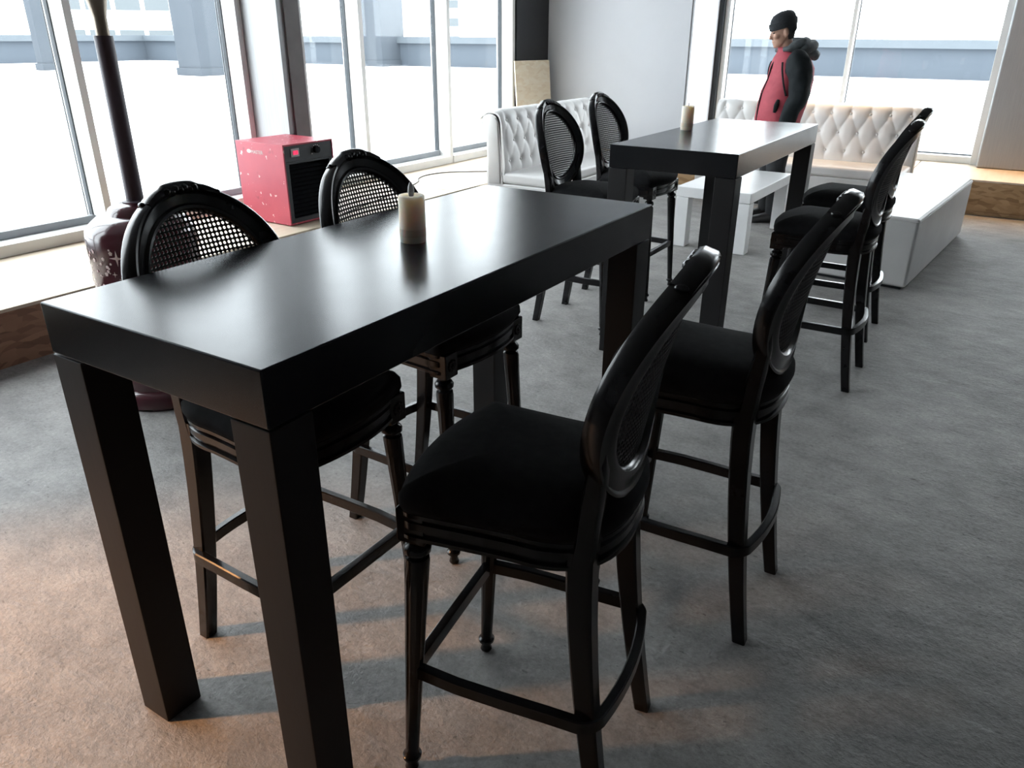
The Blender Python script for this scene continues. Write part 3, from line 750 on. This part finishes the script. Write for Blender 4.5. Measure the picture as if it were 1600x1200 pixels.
# ================================================================== TUFTED SETTEES
def make_settee(label, loc, rz, L_, dep_seat, ncol):
    """local x = length, +y = front; rear plane at y=0"""
    t = thing('tufted_settee', label, 'settee', loc, rz, 'white tufted settees')
    HT = 0.935; ZS = 0.43
    o = obj('plinth', bx((0.03, 0.05, 0.0), (L_ - 0.03, dep_seat - 0.04, 0.06)), MT['black_panel'], t)
    obj('seat_base', bx((0.0, 0.0, 0.05), (L_, dep_seat - 0.01, ZS - 0.10), 0.012, 3), MT['white_leather'], t)
    obj('seat_cushion', bx((0.0, 0.16, ZS - 0.099), (L_, dep_seat, ZS), 0.03, 4), MT['white_leather'], t)
    # back shell: end profile extruded along x (rear side + rolled top)
    prof = [(0.0, 0.32), (0.0, 0.74), (-0.035, 0.77), (-0.055, 0.82), (-0.052, 0.87), (-0.03, 0.91), (0.01, 0.93), (0.06, HT - 0.004), (0.10, 0.925), (0.13, 0.90), (0.145, 0.86), (0.155, 0.70), (0.165, 0.50), (0.17, 0.32)]
    s_ = MB(); s_.loft([[Vector((x, y, z)) for y, z in prof] for x in (0.0, 0.006, L_ - 0.006, L_)]); obj('back_shell', s_, MT['white_leather'], t)
    for xe in (0, 1):
        e = MB(); sg = -1 if xe == 0 else 1; X0 = 0.0 if xe == 0 else L_
        ip = [(0.02, 0.33), (0.02, 0.75), (-0.015, 0.79), (-0.030, 0.83), (-0.02, 0.88), (0.02, 0.905), (0.06, 0.908), (0.10, 0.895), (0.118, 0.86), (0.13, 0.70), (0.14, 0.50), (0.145, 0.33)]
        e.loft([[Vector((X0 - sg * 0.001, y, z)) for y, z in ip], [Vector((X0 + sg * 0.010, y, z)) for y, z in ip], [Vector((X0 + sg * 0.014, 0.06 + (y - 0.06) * 0.9, 0.6 + (z - 0.6) * 0.97)) for y, z in ip]])
        obj('end_panel', e, MT['white_leather'], t)
    # tufted pad: profile param v along height from seat up and over the top
    pv = [(0.185, ZS - 0.02), (0.195, ZS + 0.04), (0.19, 0.55), (0.178, 0.68), (0.168, 0.78), (0.160, 0.85), (0.145, 0.90), (0.115, 0.935), (0.07, 0.947), (0.02, 0.94), (-0.03, 0.915), (-0.055, 0.89)]
    P2, _ = smooth_path([Vector((0, y, z)) for y, z in pv], [0] * len(pv), 7)
    cum = [0]
    for a_, c_ in zip(P2[:-1], P2[1:]): cum.append(cum[-1] + (c_ - a_).length)
    w_ = L_ / ncol; h_ = 0.175
    nx = ncol * 16; rows = []
    v_first = 0.12
    def tuft(u, v):
        vt = v_first + 2 * h_
        e = min(1, min(u, L_ - u) / 0.06)
        if v <= v_first: pat = max(0.0, 1 - (v_first - v) / 0.12); vv = v_first; mixv = pat
        elif v >= vt: mixv = max(0.0, 1 - (v - vt) / 0.22); vv = vt
        else: mixv = 1; vv = v
        p_ = (u - 0.5 * w_) / w_ + (vv - v_first) / (2 * h_); q_ = (u - 0.5 * w_) / w_ - (vv - v_first) / (2 * h_)
        hgt = (abs(sin(pi * p_)) * abs(sin(pi * q_))) ** 0.26
        dm = 0.0
        if -0.06 < v - v_first < 2 * h_ + 0.06:
            r_ = min(2, max(0, round((v - v_first) / h_))); u0 = (0.5 + (0.5 if r_ % 2 else 0)) * w_
            du = (u - u0) / w_; du = (du - round(du)) * w_; dv = v - v_first - r_ * h_
            dm = math.exp(-(du * du + dv * dv) / 0.0011)
        return (0.017 * (hgt * mixv + (1 - mixv) * 0.95) - 0.014 * dm) * e
    pad = MB(); front = []
    for i, p_ in enumerate(P2):
        tn = (P2[min(i + 1, len(P2) - 1)] - P2[max(i - 1, 0)]).normalized(); nr = Vector((0, tn.z, -tn.y))
        if i == 0: nr = Vector((0, 1, 0))
        edge = min(1, (len(P2) - 1 - i) / 8.0)
        front.append([Vector((L_ * k / nx, 0, 0)) + p_ + nr * (tuft(L_ * k / nx, cum[i]) * edge) for k in range(nx + 1)])
    back = [[Vector((L_ * k / nx, 0, 0)) + p_ + Vector((0, -0.03, -0.02)) for k in range(nx + 1)] for p_ in P2]
    n1 = nx + 1; m1 = len(P2); vs = [q for r in front for q in r] + [q for r in back for q in r]; fs = []
    for i in range(m1 - 1):
        for k in range(nx):
            a_ = i * n1 + k; fs.append((a_, a_ + 1, a_ + n1 + 1, a_ + n1)); b_ = a_ + m1 * n1; fs.append((b_, b_ + n1, b_ + n1 + 1, b_ + 1))
    off = m1 * n1
    for k in range(nx):
        fs.append((k, off + k, off + k + 1, k + 1)); q = (m1 - 1) * n1 + k; fs.append((q, q + 1, off + q + 1, off + q))
    for i in range(m1 - 1):
        q = i * n1; fs.append((q, q + n1, off + q + n1, off + q)); q += nx; fs.append((q, off + q, off + q + n1, q + n1))
    pad.add(vs, fs); obj('tufted_back', pad, MT['white_leather'], t, smooth=70)
    bt = MB(); bt.ball((0, 0, 0), (0.012, 0.006, 0.012), 10, 6); bme = bt.mesh('button', MT['white_leather'])
    for r in range(3):
        v = v_first + r * h_
        i = min(range(len(cum)), key=lambda j: abs(cum[j] - v))
        for k in range(ncol + 1):
            u = (k + 0.5 + (0.5 if r % 2 else 0)) * w_
            if u > L_ - 0.08: continue
            obj('button', bme, None, t, (u, P2[i].y - 0.004, P2[i].z))
    return t
make_settee('white tufted settee along the left windows, behind the far pair of cane chairs', (-2.80, 7.12, 0), -pi / 2, 1.86, 0.66, 10)
make_settee('white tufted settee under the far window, warmly lit, behind the standing person', (0.43, 7.955, 0), pi, 1.98, 0.66, 11)

# ================================================================== WHITE COFFEE TABLE, OTTOMAN
t = thing('coffee_table', 'low white lacquered table with thick square legs between bar table and settees', 'table', (-0.66, 5.815, 0), radians(-1.0))
CW, CLn, CHt, CT = 0.60, 1.15, 0.475, 0.08
obj('tabletop', bx((-CW / 2, -CLn / 2, CHt - CT), (CW / 2, CLn / 2, CHt), 0.006, 3), MT['white_paint'], t)
lm = bx((-0.052, -0.052, 0), (0.052, 0.052, CHt - CT - 0.002), 0.004).mesh('leg', MT['white_paint'])
for sx in (-1, 1):
    for s_ in (-1, 1): obj('leg', lm, None, t, (sx * (CW / 2 - 0.054), s_ * (CLn / 2 - 0.054), 0))
t = thing('ottoman', 'long white leatherette ottoman bench right of the far bar table', 'ottoman', (0.51, 4.93, 0), radians(-5.1))
obj('plinth', bx((-0.28, 0.03, 0), (0.28, 1.95, 0.025)), MT['black_panel'], t)
ob = MB(); ob.box((-0.315, 0, 0.02), (0.315, 2.0, 0.485), 0.02, 4); obj('body', ob, MT['white_leather'], t)
sm = MB()
for zz in (0.462,):
    pth = [(-0.305, 0.0), (0.305, 0.0), (0.315, 0.01), (0.315, 1.99), (0.305, 2.0), (-0.305, 2.0), (-0.315, 1.99), (-0.315, 0.01), (-0.305, 0.0)]
    sm.tube([(x * 1.003, y, zz) for x, y in pth], 0.003, 6)
obj('seam', sm, MT['white_leather'], t)

# ================================================================== PERSON
def ell(cx_, cy_, z, rx, ry, n=28, ex=2.0, tilt=0.0):
    r = []
    for k in range(n):
        a_ = 2 * pi * k / n; ca, sa = cos(a_), sin(a_)
        x = cx_ + rx * math.copysign(abs(ca) ** (2 / ex), ca); y = cy_ + ry * math.copysign(abs(sa) ** (2 / ex), sa)
        r.append(Vector((x, y, z + tilt * (x - cx_))))
    return r
def wrinkle(mb, amp, sc, seed):
    for i, v in enumerate(mb.v):
        p_ = Vector(v); d = noise.noise_vector(p_ * sc + Vector((seed, 0, 0))) * amp
        mb.v[i] = tuple(p_ + d)
PX, PY = -0.582, 6.64
PR = math.atan2(-0.53, -0.85)
SH = {1: Vector((-0.012, 0.205, 1.385)), -1: Vector((-0.02, -0.205, 1.385))}
EL = {1: Vector((-0.022, 0.275, 1.10)), -1: Vector((-0.03, -0.265, 1.10))}
WR = {1: Vector((0.04, 0.265, 0.865)), -1: Vector((0.06, -0.25, 0.87))}
def head_shape(mb, c, ptch):
    """head facing +x; lofted horizontal sections"""
    xf = Matrix.Translation(c) @ Matrix.Rotation(ptch, 4, 'Y')
    sec = [(-0.118, 0.030, 0.030, 0.030), (-0.108, 0.030, 0.052, 0.040), (-0.09, 0.018, 0.068, 0.052), (-0.06, 0.004, 0.082, 0.062), (-0.03, -0.002, 0.090, 0.069), (0.0, -0.004, 0.096, 0.073),
           (0.035, -0.006, 0.099, 0.077), (0.07, -0.008, 0.096, 0.076), (0.095, -0.010, 0.083, 0.066), (0.113, -0.012, 0.058, 0.046), (0.122, -0.012, 0.02, 0.018)]
    mb.loft([[xf @ p_ for p_ in ell(x, 0, z, rx, ry, 24)] for z, x, rx, ry in sec])
    # nose, brow, lips, chin, ears
    mb.loft([[xf @ p_ for p_ in ell(x, 0, z, rx, ry, 10)] for z, x, rx, ry in ((0.012, 0.085, 0.012, 0.010), (-0.008, 0.093, 0.016, 0.011), (-0.028, 0.098, 0.020, 0.014), (-0.037, 0.098, 0.020, 0.017), (-0.044, 0.092, 0.012, 0.012))])
    mb.ball((0.080, 0.030, 0.028), (0.014, 0.026, 0.010), 10, 6, xf); mb.ball((0.080, -0.030, 0.028), (0.014, 0.026, 0.010), 10, 6, xf)
    mb.ball((0.080, 0, -0.062), (0.015, 0.026, 0.007), 10, 6, xf); mb.ball((0.077, 0, -0.074), (0.016, 0.022, 0.008), 10, 6, xf); mb.ball((0.066, 0, -0.104), (0.020, 0.026, 0.016), 10, 6, xf)
    for s_ in (-1, 1):
        mb.ball((0.060, s_ * 0.045, -0.025), (0.03, 0.022, 0.022), 10, 6, xf)
        mb.ball((-0.012, s_ * 0.078, -0.008), (0.020, 0.012, 0.034), 10, 6, xf); mb.ball((-0.008, s_ * 0.076, -0.034), (0.011, 0.009, 0.012), 8, 5, xf)
    return xf
def hand(mb, w_, d, up, s_):
    d = d.normalized(); side = d.cross(up).normalized(); up = side.cross(d).normalized()
    mb.tube([w_ - d * 0.03, w_ + d * 0.02, w_ + d * 0.06, w_ + d * 0.095], [0.027, 0.030, 0.041, 0.038], 12, sub=3, flat=0.42, up=up)
    for k, ln in enumerate((0.068, 0.078, 0.072, 0.055)):
        b0 = w_ + d * 0.085 + side * (0.029 - 0.0195 * k)
        mb.tube([b0 - d * 0.02, b0 + d * ln * 0.4 - up * 0.004, b0 + d * ln * 0.72 - up * 0.018, b0 + d * ln * 0.9 - up * 0.036], [0.0095, 0.0092, 0.0085, 0.007], 8, sub=3)
    b0 = w_ + d * 0.028 + side * 0.026
    mb.tube([b0 - side * 0.012, b0 + d * 0.028 + side * 0.022 - up * 0.01, b0 + d * 0.055 + side * 0.026 - up * 0.02, b0 + d * 0.072 + side * 0.022 - up * 0.028], [0.013, 0.012, 0.0105, 0.008], 8, sub=3)
body = MB()
HC = Vector((0.088, 0, 1.600))
hxf = head_shape(body, HC, 0.22)
body.tube([(-0.005, 0, 1.36), (0.02, 0, 1.44), (0.055, 0, 1.53)], [0.075, 0.062, 0.058], 16, sub=3)
body.loft([ell(0.0, 0, 0.84, 0.11, 0.165), ell(0.01, 0, 0.95, 0.135, 0.175), ell(0.03, 0, 1.08, 0.14, 0.165), ell(0.01, 0, 1.22, 0.135, 0.175), ell(-0.01, 0, 1.34, 0.11, 0.19), ell(-0.005, 0, 1.41, 0.07, 0.13), ell(0, 0, 1.44, 0.05, 0.06)])
for s_ in (1, -1):
    body.tube([SH[s_] + Vector((0, -0.06 * s_, 0)), SH[s_], (SH[s_] + EL[s_]) / 2, EL[s_], (EL[s_] * 0.4 + WR[s_] * 0.6), WR[s_]], [0.06, 0.055, 0.046, 0.040, 0.036, 0.027], 14, sub=3)
    hand(body, WR[s_], (WR[s_] - EL[s_]) + Vector((0, 0, -0.05)), Vector((0, s_, 0.15)), s_)
    body.tube([(0.0, 0.085 * s_, 0.92), (0.01, 0.10 * s_, 0.72), (0.015, 0.105 * s_, 0.48), (-0.01, 0.11 * s_, 0.28), (-0.02, 0.112 * s_, 0.09)], [0.095, 0.082, 0.056, 0.054, 0.037], 16, sub=3)
    body.tube([(-0.055, 0.112 * s_, 0.045), (0.0, 0.114 * s_, 0.06), (0.08, 0.118 * s_, 0.045), (0.15, 0.122 * s_, 0.035)], [0.032, 0.036, 0.036, 0.026], 12, sub=3)
person = obj('person', body, MT['skin'], None, (PX, PY, 0)); person.rotation_euler = (0, 0, PR)
md = person.modifiers.new('remesh', 'REMESH'); md.mode = 'VOXEL'; md.voxel_size = 0.006; md.use_smooth_shade = True
ms = person.modifiers.new('smooth', 'SMOOTH'); ms.factor = 0.5; ms.iterations = 2
dg = bpy.context.evaluated_depsgraph_get(); dg.update()
m2 = bpy.data.meshes.new_from_object(person.evaluated_get(dg)); person.modifiers.clear(); person.data = m2
tag(person, 'person standing in profile in a red vest, black sleeves and black knit cap, looking down', 'person')
# eyes
ey = MB()
for s_ in (-1, 1): ey.ball((0.081, s_ * 0.031, 0.004), (0.008, 0.012, 0.006), 8, 6, hxf)
obj('eyes', ey, MT['hair'], person)
# knit cap with turned-up brim
cp_ = MB()
cp_.loft([[hxf @ p_ for p_ in ell(-0.012, 0, z, rx, ry, 28, tilt=-0.10)] for z, rx, ry in ((0.028, 0.106, 0.086), (0.030, 0.116, 0.096), (0.055, 0.119, 0.099), (0.082, 0.117, 0.097), (0.084, 0.108, 0.090), (0.112, 0.100, 0.084), (0.135, 0.083, 0.070), (0.150, 0.055, 0.048), (0.156, 0.02, 0.018))])
cp_.loft([[hxf @ p_ for p_ in ell(x, 0, z, rx, ry, 24)] for z, x, rx, ry in ((-0.02, -0.06, 0.045, 0.078), (0.0, -0.062, 0.058, 0.085), (0.05, -0.05, 0.072, 0.092))])
wrinkle(cp_, 0.004, 25, 2)
obj('knit_cap', cp_, MT['knit'], person, smooth=60)
hr = MB(); hr.loft([[hxf @ p_ for p_ in ell(x, 0, z, rx, ry, 20)] for z, x, rx, ry in ((-0.07, -0.045, 0.045, 0.058), (-0.03, -0.04, 0.062, 0.0725), (0.03, -0.035, 0.075, 0.08))])
obj('hair', hr, MT['hair'], person, smooth=60)
# jacket sleeves (black), torso shell under the vest
jk = MB()
for s_ in (1, -1):
    a_ = SH[s_]; e_ = EL[s_]; w2 = WR[s_]
    jk.tube([a_ + Vector((0.0, -0.085 * s_, -0.012)), a_ + Vector((-0.004, -0.018 * s_, -0.016)), a_ + Vector((-0.015, 0.025 * s_, -0.075)), (a_ + e_) / 2 + Vector((-0.015, 0.015 * s_, 0)), e_ + Vector((-0.012, 0.005 * s_, 0)), e_ * 0.55 + w2 * 0.45, w2 * 0.95 + e_ * 0.05, w2], [0.066, 0.094, 0.104, 0.095, 0.083, 0.074, 0.062, 0.045], 22, sub=5)
wrinkle(jk, 0.016, 13, 5)
obj('jacket_sleeves', jk, MT['jacket'], person, smooth=80)
# vest
vs_ = MB()
vs_.loft([ell(0.03, 0, 0.84, 0.165, 0.225, 36, 2.3), ell(0.03, 0, 0.845, 0.178, 0.24, 36, 2.3), ell(0.03, 0, 0.90, 0.186, 0.245, 36, 2.3), ell(0.012, 0, 1.0, 0.196, 0.245, 36, 2.3), ell(-0.01, 0, 1.12, 0.198, 0.238, 36, 2.3),
          ell(-0.034, 0, 1.22, 0.19, 0.225, 36, 2.3), ell(-0.038, 0, 1.32, 0.176, 0.20, 36, 2.3), ell(-0.026, 0, 1.39, 0.148, 0.195, 36, 2.2), ell(-0.012, 0, 1.425, 0.118, 0.155, 36), ell(0.004, 0, 1.452, 0.096, 0.112, 36), ell(0.015, 0, 1.475, 0.088, 0.095, 36), ell(0.015, 0, 1.478, 0.078, 0.085, 36)])
wrinkle(vs_, 0.009, 9, 11)
vest = obj('vest', vs_, MT['vest'], person, smooth=80)
zp = MB(); zp.tube([(0.214, 0.0, 0.86), (0.212, 0.0, 1.0), (0.192, 0, 1.12), (0.160, 0, 1.22), (0.142, 0, 1.32), (0.112, 0, 1.39), (0.100, 0, 1.45)], 0.007, 8, sub=4); obj('zip', zp, MT['jacket'], vest)
pk = MB()
pk.tube([(0.128, 0.205, 0.965), (0.122, 0.212, 1.02), (0.110, 0.210, 1.07)], [0.014, 0.022, 0.012], 10, sub=4, flat=1.0); obj('pocket_opening', pk, MT['jacket'], vest)
for s_ in (1, -1):
    ap = MB(); ap.tube([(0.10, 0.155 * s_, 1.36), (0.105, 0.19 * s_, 1.30), (0.09, 0.222 * s_, 1.2), (0.06, 0.238 * s_, 1.10)], [0.008] * 4, 8, sub=5); obj('armhole_piping', ap, MT['jacket'], vest)
# grey hood lying on the shoulders
hd = MB()
hd.tube([(0.085, 0.075, 1.455), (0.03, 0.112, 1.475), (-0.05, 0.105, 1.50), (-0.115, 0.0, 1.505), (-0.05, -0.105, 1.50), (0.03, -0.112, 1.475), (0.085, -0.075, 1.455)], [0.022, 0.035, 0.048, 0.055, 0.048, 0.035, 0.022], 16, sub=5)
hd.tube([(-0.02, 0.12, 1.465), (-0.10, 0.105, 1.47), (-0.185, 0.0, 1.485), (-0.10, -0.105, 1.47), (-0.02, -0.12, 1.465)], [0.03, 0.048, 0.052, 0.048, 0.03], 16, sub=5)
hd.tube([(-0.08, 0.10, 1.43), (-0.175, 0.06, 1.425), (-0.215, 0, 1.42), (-0.175, -0.06, 1.425), (-0.08, -0.10, 1.43)], [0.03, 0.042, 0.042, 0.042, 0.03], 16, sub=5)
wrinkle(hd, 0.012, 16, 9)
obj('hood', hd, MT['hood'], person, smooth=80)
tr = MB()
tr.loft([ell(0.01, 0, 0.80, 0.15, 0.20, 28), ell(0.02, 0, 0.90, 0.155, 0.20, 28), ell(0.02, 0, 0.98, 0.15, 0.19, 28)])
for s_ in (1, -1):
    tr.tube([(0.005, 0.09 * s_, 0.90), (0.01, 0.10 * s_, 0.72), (0.015, 0.107 * s_, 0.48), (-0.005, 0.112 * s_, 0.28), (-0.018, 0.114 * s_, 0.075)], [0.118, 0.103, 0.082, 0.078, 0.072], 18, sub=4)
wrinkle(tr, 0.008, 12, 4)
obj('trousers', tr, MT['trousers'], person, smooth=80)
for s_ in (1, -1):
    sh = MB()
    rr = []
    for x, z0_, z1_, hw in ((-0.105, 0.0, 0.05, 0.02), (-0.09, 0.0, 0.09, 0.038), (-0.04, 0.0, 0.105, 0.044), (0.02, 0.0, 0.10, 0.046), (0.08, 0.0, 0.082, 0.050), (0.14, 0.0, 0.068, 0.050), (0.19, 0.0, 0.055, 0.040), (0.212, 0.003, 0.035, 0.018)):
        ring = []
        for k in range(14):
            a_ = 2 * pi * k / 14; z = (z0_ + z1_) / 2 + (z1_ - z0_) / 2 * math.copysign(abs(sin(a_)) ** 0.7, sin(a_))
            ring.append(Vector((x, 0.117 * s_ + hw * math.copysign(abs(cos(a_)) ** 0.7, cos(a_)), z)))
        rr.append(ring)
    sh.loft(rr); obj('shoe', sh, MT['shoe'], person, smooth=60)
